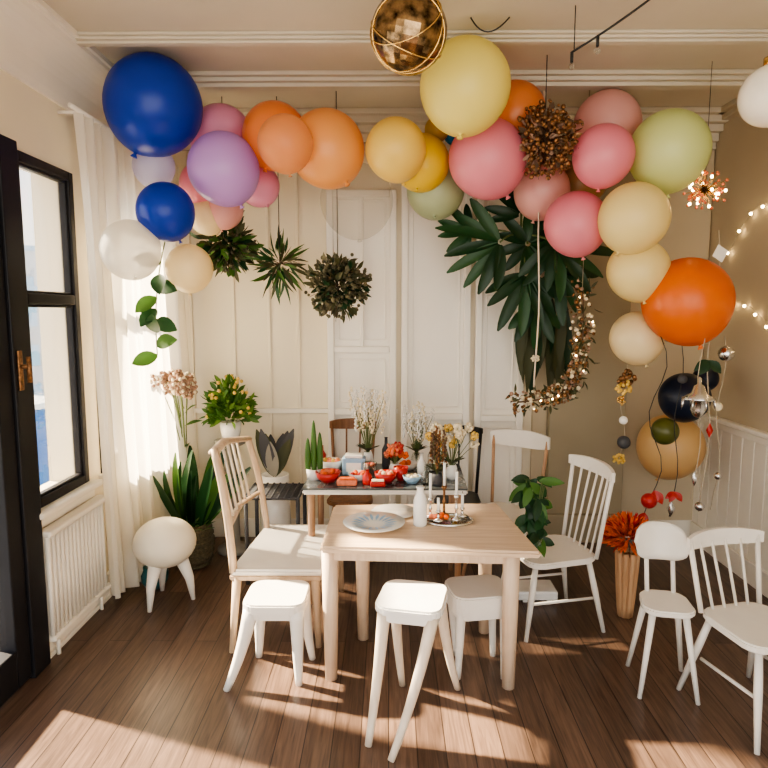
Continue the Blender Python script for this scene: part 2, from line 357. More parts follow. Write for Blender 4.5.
def balloon(x,y,z,r,mk,tilt=None,string=0):
    b=MB(); m=BM[mk]
    prof=[]
    n=22
    for i in range(n+1):
        a=math.pi*i/n; rr=math.sin(a); zz=math.cos(a)
        if zz<0: rr*=1-0.06*zz*zz; zz*=1.08
        prof.append((max(rr*r,1e-5) if i<n else 0.045*r,zz*r))
    prof+=[(0.03*r,-1.11*r),(0.06*r,-1.15*r),(0.075*r,-1.18*r),(0.02*r,-1.17*r)]
    if tilt is None: tilt=(random.uniform(-0.5,0.5),random.uniform(-0.5,0.5))
    Rm=Euler((tilt[0],tilt[1],random.uniform(0,6))).to_matrix()
    b.lathe(prof,(x,y,z),m,40,Rm)
    b.obj('balloon',(x,y,z))
for q in [(-1.42,3.9,3.14,.285,'blue'),(-1.34,3.8,2.50,.17,'blue'),(-1.48,4.02,2.81,.13,'lavt'),(-1.01,3.9,2.77,.215,'lav'),(-1.10,4.22,3.04,.205,'pink'),(-.71,4.0,2.99,.20,'orange'),(-.60,3.72,2.87,.16,'peacht'),
(-.39,4.0,2.91,.235,'peach'),(.04,3.9,2.88,.185,'yellow'),(.21,4.15,2.86,.18,'ysat'),(.42,3.6,3.14,.25,'pyel'),(.61,4.0,2.85,.24,'pink2'),(.80,4.15,3.16,.20,'orange'),(1.28,3.85,2.83,.18,'pink2'),(1.43,4.25,3.12,.215,'lpink'),
(1.69,3.9,2.87,.235,'pgreen'),(1.19,4.05,2.46,.20,'pink2'),(1.46,3.8,2.46,.205,'cream'),(1.56,3.95,2.16,.19,'cream'),(1.85,3.9,1.97,.265,'dor'),(1.65,4.15,1.73,.175,'cream2'),(-1.28,4.02,2.18,.15,'cream2'),(-1.54,3.75,2.27,.175,'wht'),
(.32,4.4,2.74,.20,'ggreen'),(-.24,4.72,2.72,.27,'cleart'),(1.05,4.4,2.73,.19,'lpink'),(-.88,4.3,2.75,.14,'pink'),(1.36,4.45,2.81,.16,'tan'),(2.06,4.3,1.31,.17,'navy'),(2.30,4.5,1.42,.09,'navy'),(1.87,4.15,1.10,.09,'oliv'),(2.12,4.6,.90,.24,'beige'),
(-1.27,4.3,2.76,.14,'pink2'),(-1.25,4.35,2.56,.13,'cream2'),(.42,4.25,3.06,.06,'sky'),(.31,4.2,3.08,.08,'gold'),(-1.13,4.35,2.60,.13,'lpink')]:
    balloon(*q)

# ------------------------------------------------------------------ pendants and cable
b=MB(); c=V((0.09,3.0,3.17)); b.ell(c,0.175,M['smoke'],30,20,Euler((.3,.2,0)).to_matrix(),False)
for k in range(6):
    R=Euler((random.uniform(0,3),random.uniform(0,3),0)).to_matrix(); o=random.uniform(-.09,.09); rr=math.sqrt(.177**2-o*o)
    b.tube([c+R@V((rr*math.cos(a),rr*math.sin(a),o)) for a in [2*math.pi*j/30 for j in range(30)]],.0035,M['gold'],6,closed=True)
b.tube([c+V((0,0,0.15)),c+V((0,0,0.25))],0.01,M['gold']); b.lathe([(0.001,0.0),(0.05,0),(0.05,0.03),(0.001,0.03)],(0.09,3.0,ZC-0.03),M['gold'],20)
b.obj('bronze_globe_pendant')
b=MB(); c=V((1.99,3.4,3.02)); b.ell(c,0.155,pmat('opal_glass',(0.9,0.86,0.76),0.25,sss=0.2),28,18); b.tube([c+V((0,0,0.15)),c+V((0,0,0.40))],0.006,M['wire']); b.lathe([(0.001,0.14),(0.045,0.14),(0.045,0.19),(0.001,0.20)],c,M['gold'],16); b.obj('globe_pendant_lamp')
b=MB(); pts=bez((0.92,3.3,3.20),(1.1,3.2,3.28),(1.28,3.1,3.40),10); b.tube(pts,0.006,M['wire'],6)
b.tube([(0.93,3.3,3.42),(0.93,3.3,3.20)],0.003,M['wire'],5)
for p in (pts[0],pts[3]): b.tube([p,p+V((0,0,-0.05))],0.008,M['wire']); b.ell(p+V((0,0,-0.07)),0.016,M['clear'],10,8)
b.tube(bez((0.42,3.4,3.41),(0.50,3.4,3.27),(0.62,3.4,3.41)),0.004,M['wire'],5)
b.obj('string_light_cable')

# ------------------------------------------------------------------ hanging greenery
def bunch(name,c,r,mats,n,L,W,hang=None,seeds=0,seedm=None,seedr=0.012,flat=1.0,down=0.0,pw=1.0):
    b=MB(); c=V(c)
    for i in range(n):
        d=rdir(); d.z-=down; d.normalize(); p=c+V((d.x*r*flat,d.y*r*flat,d.z*r))*random.uniform(0.15,0.75)
        b.leaf(p,d+rv(0.5),rdir(),L*random.uniform(0.6,1.2),W*random.uniform(0.7,1.2),random.choice(mats),random.uniform(0,0.4),5,pw)
    for i in range(14):
        d=rdir(); b.tube([c,c+d*r*0.5,c+d*r*0.95+V((0,0,-0.02))],[0.004,0.003,0.0015],M['twig'],5)
    for i in range(seeds):
        d=rdir(); p=c+d*r*random.uniform(0.55,1.0); b.ell(p,seedr*random.uniform(0.7,1.3),seedm,7,5)
    if hang: b.tube([c,V((c.x,c.y,hang))],0.003,M['wire'],5)
    return b.obj(name,c)
bunch('hanging_fern_bunch',(-1.19,4.6,2.40),0.23,[M['dgreen'],M['olive'],M['green'],M['olive']],230,0.12,0.045,ZC,80,M['seed'],down=.4,pw=.8)
bunch('hanging_air_plant',(-.80,4.6,2.25),0.14,[M['dgreen2'],M['olive'],M['green']],100,0.19,0.026,ZC,down=.25)
bunch('hanging_eucalyptus_ball',(-.36,4.4,2.08),0.24,[M['olive'],M['seed'],M['dgreen']],360,0.09,0.035,ZC,260,M['seed'],0.013)
bunch('dried_flower_ball',(.94,3.9,2.93),0.23,[M['bronze'],M['twig'],M['pinkd']],300,0.06,0.03,ZC,460,M['bronze'],0.012)
b=MB(); c=V((1.97,4.0,2.66))
for i in range(80):
    d=rdir(); L=random.uniform(0.07,0.14); b.tube([c,c+d*L],0.002,M['gold'],4); b.ell(c+d*L,0.010,M['bulb'] if i%5==0 else M['coral'],6,4)
b.tube([c,V((c.x,c.y,ZC))],0.002,M['wire'],4); b.obj('starburst_ornament',c)
def fan_leaf(b,c,a0,a1,n,L,W,yb=-0.12):
    c=V(c)
    for i in range(n):
        a=math.radians(a0+(a1-a0)*i/(n-1)+random.uniform(-6,6)); l=L*(0.72+0.28*math.sin(math.pi*i/(n-1)))*random.uniform(.8,1.12)
        d=V((math.cos(a),yb+random.uniform(-.15,.1),math.sin(a)))
        b.leaf(c+d*.02,d,(random.uniform(-.5,.5),-1,.25+random.uniform(-.3,.3)),l,W*random.uniform(.8,1.1),M['dgreen'] if random.random()<.62 else M['dgreen2'],random.uniform(.05,.3),9,.55,.2)
b=MB(); hub=V((.98,4.72,2.46))
for c,a0,a1,n,L,W in [((.80,4.55,2.40),125,270,8,.47,.090),((.60,4.62,2.48),110,240,6,.26,.07),((1.18,4.5,2.38),-140,50,10,.44,.09),((1.0,4.6,2.18),200,330,7,.42,.09),((.96,4.62,2.60),50,190,7,.30,.075),((1.25,4.62,2.20),220,350,6,.36,.085),((1.02,4.66,2.40),0,330,11,.26,.09),((1.10,4.70,1.98),225,315,5,.36,.085)]:
    fan_leaf(b,c,a0,a1,n,L,W); b.tube(bez(hub,(V(c)+hub)/2+V((0,0,.06)),c,6),.007,M['stem'],6)
b.tube([hub,V((.98,4.75,2.9)),V((.98,4.75,ZC))],0.006,M['twig']); b.obj('hanging_philodendron',hub)
b=MB()
for i in range(26):
    x=random.uniform(1.0,1.36); p=V((x,4.82+random.uniform(-.05,.05),random.uniform(1.8,2.05))); b.leaf(p,(random.uniform(-.10,.10),0,-1),(random.uniform(-.5,.5),-1,0),random.uniform(.4,.72),.08,M['olive'] if i%3 else M['dgreen'],0.05,6)
b.tube([(1.12,4.82,2.0),(1.12,4.82,ZC)],0.004,M['twig'],5)
b.obj('hanging_strap_leaves')
b=MB(); path=bez((1.36,4.42,2.05),(1.42,4.4,1.45),(1.22,4.4,1.32),14)+bez((1.22,4.4,1.32),(1.1,4.4,1.27),(0.92,4.4,1.26),6)
b.tube(path,0.006,M['twig'],5); b.tube([path[0],(1.36,4.42,ZC)],0.002,M['thread'],4)
for p in path:
    for i in range(20):
        q=p+rv(0.07); 
        if i%3: b.ell(q,random.uniform(.008,.017),random.choice([M['petw'],M['bronze'],M['pinkd'],M['bronze']]),7,5)
        else: b.leaf(q,rdir(),rdir(),.07,.02,M['olive'])
    if random.random()<0.6: b.ell(p+rv(.07),.007,M['bulb'],6,4)
b.obj('dried_flower_garland',path[0])
def ornament_string(name,x,y,z0,z1,items,m=M['thread'],th=0.0025,sway=.02):
    b=MB(); pts=[V((x+sway*math.sin(k*.9),y,z0+(z1-z0)*k/12)) for k in range(13)]; b.tube(pts,th,m,5)
    for t,kind,r,mm in items:
        k=t*12; i0=min(11,int(k)); p=pts[i0].lerp(pts[i0+1],k-i0)+V((0,-.005,0))
        if kind=='ball': b.ell(p,r,mm,14,10)
        if kind=='diamond': b.lathe([(.001,-r*1.6),(r*0.8,0),(.001,r*1.6)],p,mm,6)
        if kind=='lantern':
            b.lathe([(.001,r*1.5),(r*.12,r*1.4),(r*.12,r*1.05),(r*.3,r*.95),(r*.45,r*.5),(r*.95,r*.2),(r*.9,r*.1),(r*.35,0),(r*.45,-r*.5),(r*.25,-r*.9),(.001,-r*1.0)],p,mm,14)
            for k in range(8): a=k*math.pi/4; b.tube([p+V((math.cos(a)*r*.9,math.sin(a)*r*.9,r*.2)),p+V((math.cos(a)*r*1.0,math.sin(a)*r*1.0,-r*.5))],[r*.09,.001],M['silver'],6)
        if kind=='puff':
            for k in range(26): b.ell(p+rdir()*r*random.uniform(.5,1),r*0.28,mm,6,4)
        if kind=='tag': b.box(p,(r*1.6,0.004,r*1.6),mm,0,Euler((0,0.5,0.2)))
        if kind=='leaf':
            for k in range(3): b.leaf(p,(random.uniform(-1,1),-.3,-0.6),(0,-1,0.2),r*2.2,r*1.3,mm)
    b.obj(name,pts[0])
ornament_string('cream_ribbon',1.02,4.3,3.4,1.38,[(0.9,'puff',.03,M['petw'])],pmat('ribbon_cream',(0.75,0.62,0.48),0.6),0.006,.01)
ornament_string('ornament_string',1.60,4.2,1.62,0.86,[(.22,'puff',.06,M['bronze']),(.3,'puff',.05,M['yel']),(.42,'puff',.03,M['gold']),(.6,'ball',.03,M['cer']),(.8,'ball',.045,M['grey']),(.95,'puff',.04,M['yel'])])
ornament_string('ornament_string',1.89,3.75,2.05,0.75,[(.53,'lantern',.10,M['silver']),(.9,'diamond',.03,M['silver'])])
ornament_string('ornament_string',2.02,3.9,2.4,0.62,[(.08,'tag',.05,M['cer']),(.45,'leaf',.05,M['dgreen']),(.7,'diamond',.03,M['red']),(.98,'ball',.03,M['silver'])],M['thread'],.004)
ornament_string('ornament_string',1.70,3.9,1.75,0.60,[(.86,'leaf',.045,M['red']),(.92,'ball',.05,M['red']),(.99,'leaf',.04,M['red'])],M['wire'],.003,.05)
ornament_string('ornament_string',1.88,4.0,1.70,0.55,[(.2,'ball',.03,M['grey']),(.85,'leaf',.035,M['red']),(.95,'diamond',.035,M['silver'])],M['wire'],.003)
ornament_string('ornament_string',2.15,4.0,1.75,0.6,[(.1,'ball',.05,M['silver']),(.4,'ball',.03,M['petw']),(.8,'ball',.025,M['silver'])],M['thread'],.003)
b=MB(); pts=[]
for k in range(60):
    t=k/59; y=4.75-t*1.6; z=2.35+0.35*math.sin(t*6)-0.3*t; pts.append(V((XR-0.02,y,z)))
b.tube(pts,.002,M['thread'],4)
for p in pts[::5]: b.ell(p+V((-.012,0,-.012)),.011,M['bulb'],8,6)
pts=[V((XR-0.02,4.9-t*1.8,1.85+0.12*math.sin(t*9))) for t in [k/39 for k in range(40)]]
b.tube(pts,.002,M['thread'],4)
for p in pts[::3]: b.ell(p+V((-.012,0,-.012)),.011,M['bulb'],8,6)
b.obj('fairy_lights')
b=MB(); pts=bez((-1.42,4.0,2.35),(-1.52,4.0,2.0),(-1.50,4.0,1.62),10); b.tube(pts,.004,M['stem'],5); b.tube([pts[0],(-1.42,4.0,2.9)],.002,M['thread'],4)
for p in pts[2:]: b.leaf(p,(random.uniform(-1,1),-.4,random.uniform(-.5,.4)),(0,-1,.3),.16,.10,random.choice([M['green'],M['dgreen2']]),.2,6,.7)
b.obj('hanging_vine',pts[0])

# ------------------------------------------------------------------ left corner plants
b=MB(); c=V((-1.60,4.78,0))
b.lathe([(.001,0),(.07,0),(.08,.05),(.055,.35),(.035,.60),(.04,.66),(.03,.66),(.025,.5),(.001,.1)],c,M['cer'],20)
for k in range(11):
    top=c+V((random.uniform(-.16,.10),random.uniform(-.35,-.05),random.uniform(1.32,1.46))); b.tube(bez(c+V((0,0,.4)),c+V((0,0,1.0)),top),.004,M['stem'],5)
    for i in range(60): b.ell(top+rdir()*.075*random.uniform(.6,1),.014,M['pinkd'] if i%4 else M['petw'],5,4)
for k in range(4):
    p=c+V((0,0,random.uniform(.8,1.2))); b.leaf(p,(random.uniform(-1,1),random.uniform(-1,.2),.5),(0,-.5,1),.15,.05,M['green'])
b.obj('dried_hydrangea_vase',c)
b=MB(); c=V((-1.48,4.50,0))
prof=[(.001,0.0),(.11,0.0),(.14,.06),(.155,.16),(.15,.26),(.135,.33),(.12,.33),(.12,.28),(.001,.28)]; b.lathe(prof,c,M['basket'],28)
for k in range(7): b.tube([c+V(((.118+.037*math.sin(math.pi*min(1,(k+.5)/8)))*math.cos(a),(.118+.037*math.sin(math.pi*min(1,(k+.5)/8)))*math.sin(a),.02+k*.045)) for a in [2*math.pi*j/28 for j in range(28)]],.010,M['basket'],6,closed=True)
for k in range(22):
    a=random.uniform(0,6.28); d=V((math.cos(a)*random.uniform(.1,.8),math.sin(a)*.35,1)); b.leaf(c+V((math.cos(a)*.05,math.sin(a)*.05,.27)),d,(math.sin(a),-1,0.2),random.uniform(.45,.68),.10,random.choice([M['dgreen'],M['green'],M['dgreen2']]),random.uniform(-.05,.3),8,.5)
for k in range(50): b.leaf(c+V((random.uniform(-.12,.12),random.uniform(-.12,.12),.30)),rdir()+V((0,0,.6)),(0,0,1),.12,.03,M['green'])
b.obj('snake_plant_in_basket',c)
b=MB(); c=V((-1.24,4.78,0))
b.lathe([(.001,0),(.13,0),(.13,.03),(.05,.06),(.045,.84),(.12,.88),(.13,.90),(.001,.90)],c,M['terr'],24)
b.lathe([(.001,.90),(.06,.90),(.075,.96),(.085,1.05),(.075,1.05),(.001,1.03)],c,M['cer'],20)
for k in range(300):
    d=rdir(); d.z=abs(d.z)*1.1; p=c+V((0,0,1.06))+V((d.x*.17,d.y*.14,d.z*.30))*random.uniform(.3,1); b.leaf(p,d+rv(.6),rdir(),.09,.035,random.choice([M['green'],M['lgreen'],M['green']]))
for k in range(34):
    d=rdir(); d.z=abs(d.z); b.ell(c+V((0,0,1.08))+V((d.x*.18,d.y*.16,d.z*.33)),.015,M['yel'],6,4)
b.obj('flowering_plant_on_pedestal',c)
b=MB(); b.lathe([(.001,0),(.06,0),(.09,.05),(.095,.10),(.07,.15),(.06,.15),(.001,.13)],(-1.63,4.12,0),M['teal'],24); b.obj('teal_bowl')
b=MB(); c=V((-1.47,3.91,0)); b.ell(c+V((0,0,.40)),(.20,.20,.16),M['cushion'],32,18)
for a in (-1.9,0.1,2.1): b.tube([c+V((math.cos(a)*.10,math.sin(a)*.10,.29)),c+V((math.cos(a)*.15,math.sin(a)*.15,.15)),c+V((math.cos(a)*.17,math.sin(a)*.17,0))],[.045,.03,.014],M['chairw'],10)
b.obj('egg_stool')

# ------------------------------------------------------------------ tables
def slab(b,corners,z,t,mat,bev=.008):
    bm=bmesh.new(); lo=[bm.verts.new((x,y,z-t)) for x,y in corners]; hi=[bm.verts.new((x,y,z)) for x,y in corners]; n=len(corners)
    bm.faces.new(lo[::-1]); bm.faces.new(hi)
    for i in range(n): bm.faces.new([lo[i],lo[(i+1)%n],hi[(i+1)%n],hi[i]])
    bmesh.ops.bevel(bm,geom=bm.edges[:],offset=bev,segments=2,affect='EDGES'); bm.verts.index_update()
    b.add([v.co.copy() for v in bm.verts],[[v.index for v in f.verts] for f in bm.faces],mat,False); bm.free()
b=MB(); slab(b,[(-.34,2.94),(.74,2.88),(.66,3.66),(-.33,3.62)],.75,.035,M['table'],.012)
slab(b,[(-.28,3.00),(.60,2.96),(.58,3.56),(-.26,3.54)],.715,.06,M['tleg'],.004)
for x,y in [(-.30,3.04),(.61,2.97),(.57,3.52),(-.15,3.44)]:
    b.tube([(x,y,.73),(x,y,.4),(x,y,0)],[.044,.040,.032],M['tleg'],12)
b.obj('dining_table')
b=MB(); slab(b,[(-.55,3.82),(.50,3.82),(.52,4.48),(-.55,4.48)],.79,.012,M['tdark'],.004)
slab(b,[(-.55,3.82),(.50,3.82),(.52,4.48),(-.55,4.48)],.777,.03,M['chairw'],.01)
for x,y in [(-.50,3.88),(.45,3.88),(.46,4.42),(-.50,4.42)]: b.tube([(x,y,.75),(x,y,0)],[.026,.018],M['midwood'],10)
b.obj('dining_table')

# ------------------------------------------------------------------ chairs
def seatpad(b,z,w,d,mat,t=.035,taper=.0,r=.06):
    pts=[]
    for sx,sy,a0 in [(1,1,0),(-1,1,90),(-1,-1,180),(1,-1,270)]:
        ww=(w/2)*(1 if sx>0 else 1-taper)
        for k in range(5):
            a=math.radians(a0+k*22.5); pts.append((sx*(d/2-r)+r*math.cos(a),sy*(ww-r)+r*math.sin(a)))
    slab(b,pts,z,t,mat,.008)
def spindle_chair(name,x,y,ang,seat=.46,w=.44,d=.42,H=.92,mat=None,legm=None,n=6,splay=.06,rail='curve',seatm=None,lean=.12,railh=.085):
    mat=mat or M['chairw']; legm=legm or mat
    b=MB(); b.X=Matrix.Translation((x,y,0))@Matrix.Rotation(math.radians(ang),4,'Z')
    seatpad(b,seat,w,d,seatm or mat,.035,.12,.09)
    for sx in (1,-1):
        for sy in (1,-1):
            t=V((sx*(d/2-.06),sy*(w/2-.07),seat-.03)); f=V((sx*(d/2-.04+splay),sy*(w/2-.05+splay*.7),0)); b.tube([t,t.lerp(f,.4),f],[.017,.019,.012],legm,10)
    for sy in (1,-1): b.tube([(d/2-.035,sy*(w/2-.05),.2),(-d/2+.035,sy*(w/2-.05),.2)],.009,legm,8)
    ztop=H; 
    def bp(s_,z):
        k=(z-seat)/(ztop-seat); xx=-d/2+.03-lean*k-(-.05)*(abs(s_)**2)*k; return V((xx,s_*(w/2-.035+.03*k),z))
    for i in range(n):
        s_=-1+2*i/(n-1); r=.013 if i in(0,n-1) else .0075
        b.tube([bp(s_,seat-.01),bp(s_,(seat+ztop)/2),bp(s_,ztop-.01)],r,legm if n==2 else mat,8)
    vs=[];fs=[]; K=14; hh=railh
    for i in range(K+1):
        s_=(-1+2*i/K)*1.10; q=bp(s_,ztop-.03); hz=hh*(1-.35*abs(s_/1.1)**3)
        for dx,dz in ((-.011,-hz*.5),(.011,-hz*.5),(.011,hz*.5),(-.011,hz*.5)): vs.append(q+V((dx,0,dz)))
    for i in range(K):
        for k in range(4): fs.append([i*4+k,i*4+(k+1)%4,i*4+4+(k+1)%4,i*4+4+k])
    fs+= [[0,1,2,3],[K*4+3,K*4+2,K*4+1,K*4]]
    b.add(vs,fs,mat,False)
    o=b.obj(name,(x,y,0)); return o
def shell_chair(name,x,y,ang,seat=.45,mat=None,H=.80,w=.30):
    mat=mat or M['chairw']; b=MB(); b.X=Matrix.Translation((x,y,0))@Matrix.Rotation(math.radians(ang),4,'Z')
    seatpad(b,seat,w,w*1.05,mat,.03,.1,w*.3)
    h=w/2
    for sx in (1,-1):
        for sy in (1,-1): b.tube([(sx*(h-.05),sy*(h-.05),seat-.02),(sx*(h+.02),sy*(h+.01),0)],[.018,.011],mat,10)
    for sy in (1,-1): b.tube([(-h+.02,sy*(h-.06),seat-.01),(-h-.04,sy*(h-.06),seat+.2)],.012,mat,8)
    vs=[];fs=[];K=16;J=6
    for sd in (0,1):
        for j in range(J+1):
            for i in range(K+1):
                s_=-1+2*i/K; tt=j/J; wz=math.sqrt(max(0,1-(abs(s_)**3.4)))
                z=seat+.23+ (tt-.5)*(H-seat-.18)*wz+.02; xx=-h-.06+.07*s_*s_-.04*(tt-.5)+(sd-.5)*.02
                vs.append(V((xx,s_*(h+.01),z)))
    n=(J+1)*(K+1)
    for sd in (0,1):
        for j in range(J):
            for i in range(K): a=sd*n+j*(K+1)+i; fs.append([a,a+1,a+K+2,a+K+1])
    for i in range(K): fs.append([i,i+1,n+i+1,n+i]); a=J*(K+1)+i; fs.append([a,a+1,n+a+1,n+a])
    b.add(vs,fs,mat,True); b.obj(name,(x,y,0))
def bent_stool(name,pts4,z,cx,cy,w,d,ang,mat,legm,legr=(.024,.014),thick=.04):
    b=MB(); T=Matrix.Translation((cx,cy,0))@Matrix.Rotation(math.radians(ang),4,'Z'); b.X=T
    seatpad(b,z,w,d,mat,thick,0,.07)
    seatpad(b,z-thick*.9,w*.9,d*.9,mat,.04,0,.06)
    tops=[T@V((sx*(d/2-.045),sy*(w/2-.045),z-.04)) for sx,sy in ((1,1),(-1,1),(-1,-1),(1,-1))]
    b.X=Matrix()
    used=[]
    for f in pts4:
        f=V((f[0],f[1],0)); best=min([t for t in tops if t not in used],key=lambda t:(t-f).length); used.append(best)
        out=(f-best); out.z=0
        b.tube(bez(best,best+out*.35+V((0,0,-z*.5)),f,8),[legr[0]+(legr[1]-legr[0])*k/8 for k in range(9)],legm,10)
    b.obj(name,(cx,cy,0))
b=MB(); zs=.46
slab(b,[(-.90,3.33),(-.37,3.33),(-.28,4.10),(-.84,4.10)],zs,.035,M['chairw'],.012)
slab(b,[(-.90,3.34),(-.38,3.34),(-.29,4.09),(-.83,4.09)],zs-.034,.035,M['beech'],.008)
for (x,y,fx,fy) in [(-.86,3.37,-.88,3.28),(-.42,3.38,-.40,3.34),(-.34,4.02,-.32,4.06),(-.80,4.02,-.84,4.08)]:
    b.tube([(x,y,zs-.03),(fx,fy,0)],[.028,.016],M['beech'],10)
b.tube(bez((-.88,3.36,zs-.02),(-.90,3.36,.85),(-.98,3.40,1.14),10),[.032]*11,M['beech'],10,flat=.7)
b.tube(bez((-.82,4.04,zs-.02),(-.86,4.04,.85),(-.93,4.00,1.08),10),[.028]*11,M['beech'],10,flat=.7)
b.tube([(-.98,3.38,1.12),(-1.0,3.70,1.12),(-.93,4.02,1.07)],[.028,.034,.03],M['beech'],10,flat=.6)
b.tube([(-.905,3.40,.70),(-.92,3.70,.72),(-.875,4.02,.70)],[.02]*3,M['beech'],10,flat=.6)
for k in range(5):
    y=3.50+k*.105; b.tube([(-.91,y,.71),(-.985,y,1.10)],.009,M['chaircream'],8)
b.obj('tall_back_chair',(-.65,3.65,0))
spindle_chair('spindle_chair',.99,3.68,193,.46,.46,.46,.98,M['chairw'],n=7,splay=.06)
spindle_chair('dining_chair',.84,4.37,235,.46,.44,.42,.98,M['chairw'],M['midwood'],n=2,railh=.13)
spindle_chair('black_dining_chair',.54,4.74,262,.46,.36,.36,.98,M['black'],n=3,railh=.06)
spindle_chair('brown_dining_chair',-.30,4.76,268,.46,.36,.36,1.02,M['brown'],n=4)
shell_chair('rounded_back_chair',1.40,3.00,-100,.45,M['chairw'],.82,.25)
spindle_chair('spindle_chair',1.74,2.78,-75,.45,.42,.40,.80,M['chairw'],n=6,splay=.08)
spindle_chair('spindle_chair',1.92,2.32,-50,.45,.42,.38,.78,M['chairw'],n=6,splay=.06)
bent_stool('white_stool',[(-.82,2.93),(-.46,2.98),(-.42,3.22),(-.72,3.24)],.45,-.58,3.08,.31,.32,0,M['chairw'],M['chairw'],(.040,.018),.055)
bent_stool('wooden_stool',[(-.09,2.53),(0.01,2.44),(.35,2.95),(.07,2.98)],.60,.11,2.74,.32,.31,-12,M['cer'],M['chaircream'],(.030,.016))
bent_stool('white_stool',[(.36,3.04),(.60,3.04),(.58,3.26),(.38,3.26)],.46,.47,3.14,.28,.32,10,M['chairw'],M['chairw'],(.026,.016),.10)

# ------------------------------------------------------------------ table setting (front)
ZT=.75
b=MB(); b.lathe([(.001,.004),(.06,.004),(.10,.012),(.165,.024),(.168,.028),(.10,.018),(.06,.009),(.001,.009)],(-.08,3.24,ZT),M['cer'],36)
for k in range(18):
    a=k*2*math.pi/18; b.leaf((-.08+.055*math.cos(a),3.24+.055*math.sin(a),ZT+.014),(math.cos(a),math.sin(a),.18),(0,0,1),.075,.018,M['blue'],0,4)
b.obj('patterned_plate')
b=MB(); b.lathe([(.001,.001),(.09,.001),(.13,.01),(.132,.014),(.001,.008)],(.03,3.46,ZT),M['cer'],30); b.obj('dinner_plate')
b=MB(); b.lathe([(.001,0),(.035,0),(.037,.01),(.037,.13),(.03,.16),(.020,.18),(.019,.205),(.024,.21),(.024,.215),(.001,.215)],(.17,3.26,ZT),M['cer'],24); b.obj('milk_bottle')
b=MB(); b.lathe([(.001,0.001),(.13,0.001),(.135,.008),(.135,.016),(.128,.016),(.125,.008),(.001,.008)],(.33,3.32,ZT),M['clear'],32,None,(1,.75,1)); b.lathe([(.13,.001),(.137,.004),(.137,.012),(.13,.016)],(.33,3.32,ZT),M['silver'],32,None,(1,.75,1)); b.obj('serving_tray')
def candle(x,y,h,ch,m=M['silver']):
    b=MB(); b.lathe([(.001,0),(.028,0),(.03,.006),(.008,.014),(.006,h*.4),(.012,h*.5),(.006,h*.6),(.007,h*.9),(.016,h),(.012,h+.01),(.001,h+.01)],(x,y,ZT+.017),m,16)
    b.tube([(x,y,ZT+.017+h),(x,y,ZT+.017+h+ch)],.008,M['cer'],10); b.tube([(x,y,ZT+.017+h+ch),(x,y,ZT+.03+h+ch)],.0015,M['wire'],4); b.obj('candlestick')
candle(.23,3.34,.10,.15); candle(.27,3.28,.05,.08); candle(.37,3.30,.13,.14); candle(.41,3.36,.04,.09); candle(.31,3.38,.16,.14,M['bronze'])
b=MB(); 
for k in range(7): b.ell((.27+random.uniform(-.05,.05),3.32+random.uniform(-.03,.03),ZT+.03),.016,M['coral'] if k%2 else M['orange'],8,6)
b.obj('fruit_sweets')
b=MB(); c=V((.86,3.60,0.46))
b.lathe([(.001,.0),(.05,0),(.065,.10),(.06,.10),(.001,.09)],c,M['clear'],16)
for k in range(54):
    p=c+V((random.uniform(-.05,.05),random.uniform(-.05,.05),random.uniform(.08,.46))); b.leaf(p,(random.uniform(-1,1),random.uniform(-1,.3),random.uniform(-1.4,.3)),(0,-1,.5),random.uniform(.09,.15),.055,random.choice([M['dgreen'],M['dgreen2'],M['green']]),.2,6,.8)
for k in range(6): b.tube([c+V((0,0,.02)),c+V((random.uniform(-.07,.07),random.uniform(-.05,.05),.45))],.003,M['stem'],5)
b.obj('potted_pothos',c)
Z2=.79
def bowl(x,y,r,h,m,fill=None,n=8,name='serving_bowl'):
    b=MB(); b.lathe([(.001,0),(r*.5,0),(r*.85,h*.45),(r,h),(r*.94,h),(r*.75,h*.45),(.001,h*.2)],(x,y,Z2),m,24)
    if fill:
        for k in range(n): b.ell((x+random.uniform(-.55,.55)*r,y+random.uniform(-.55,.55)*r,Z2+h*.85),r*.25,random.choice(fill),8,6)
    b.obj(name)
bowl(-.40,3.98,.085,.07,M['red'],[M['orange'],M['coral']]); bowl(-.02,3.96,.075,.07,M['red'],[M['coral'],M['petw']]); bowl(-.2,4.02,.07,.05,M['cer'],[M['red'],M['orange']]); bowl(.15,3.95,.06,.05,M['blue'],[M['petw']])
bowl(-.40,4.22,.08,.09,M['cer'],[M['coral'],M['yel']],12); bowl(.13,4.30,.08,.05,M['cer'],[M['orange'],M['red']]); bowl(-.13,4.10,.05,.10,M['clear'],[M['red'],M['coral']],12); bowl(.08,4.02,.05,.09,M['red'],[M['red'],M['orange']],12)
b=MB(); b.box((-.24,4.18,Z2+.06),(.16,.10,.12),M['blue'],.01); b.box((-.24,4.18,Z2+.13),(.12,.10,.02),M['cer'],.006); b.box((-.24,4.125,Z2+.06),(.10,.01,.06),M['cer'],.002); b.obj('cake_box')
b=MB(); b.box((-.27,3.90,Z2+.02),(.13,.06,.04),M['coral'],.01); b.box((-.27,3.90,Z2+.045),(.10,.05,.01),M['orange'],.004); b.obj('cake_slice')
b=MB(); b.box((-.07,3.87,Z2+.018),(.10,.05,.035),M['red'],.01); b.box((-.07,3.87,Z2+.04),(.08,.04,.01),M['petw'],.004); b.obj('cake_slice')
def bottle(x,y,h,m,name='glass_bottle'):
    b=MB(); b.lathe([(.001,0),(.028,0),(.03,.01),(.03,h*.6),(.012,h*.78),(.011,h),(.014,h),(.001,h)],(x,y,Z2),m,16); b.obj(name)
bottle(.22,4.08,.17,M['cer']); bottle(-.14,3.92,.10,M['red']); bottle(.3,4.24,.2,M['clear']); bottle(-.02,4.36,.22,M['grey']); bottle(.24,3.92,.12,M['clear']); bottle(-.48,4.36,.16,M['red'])
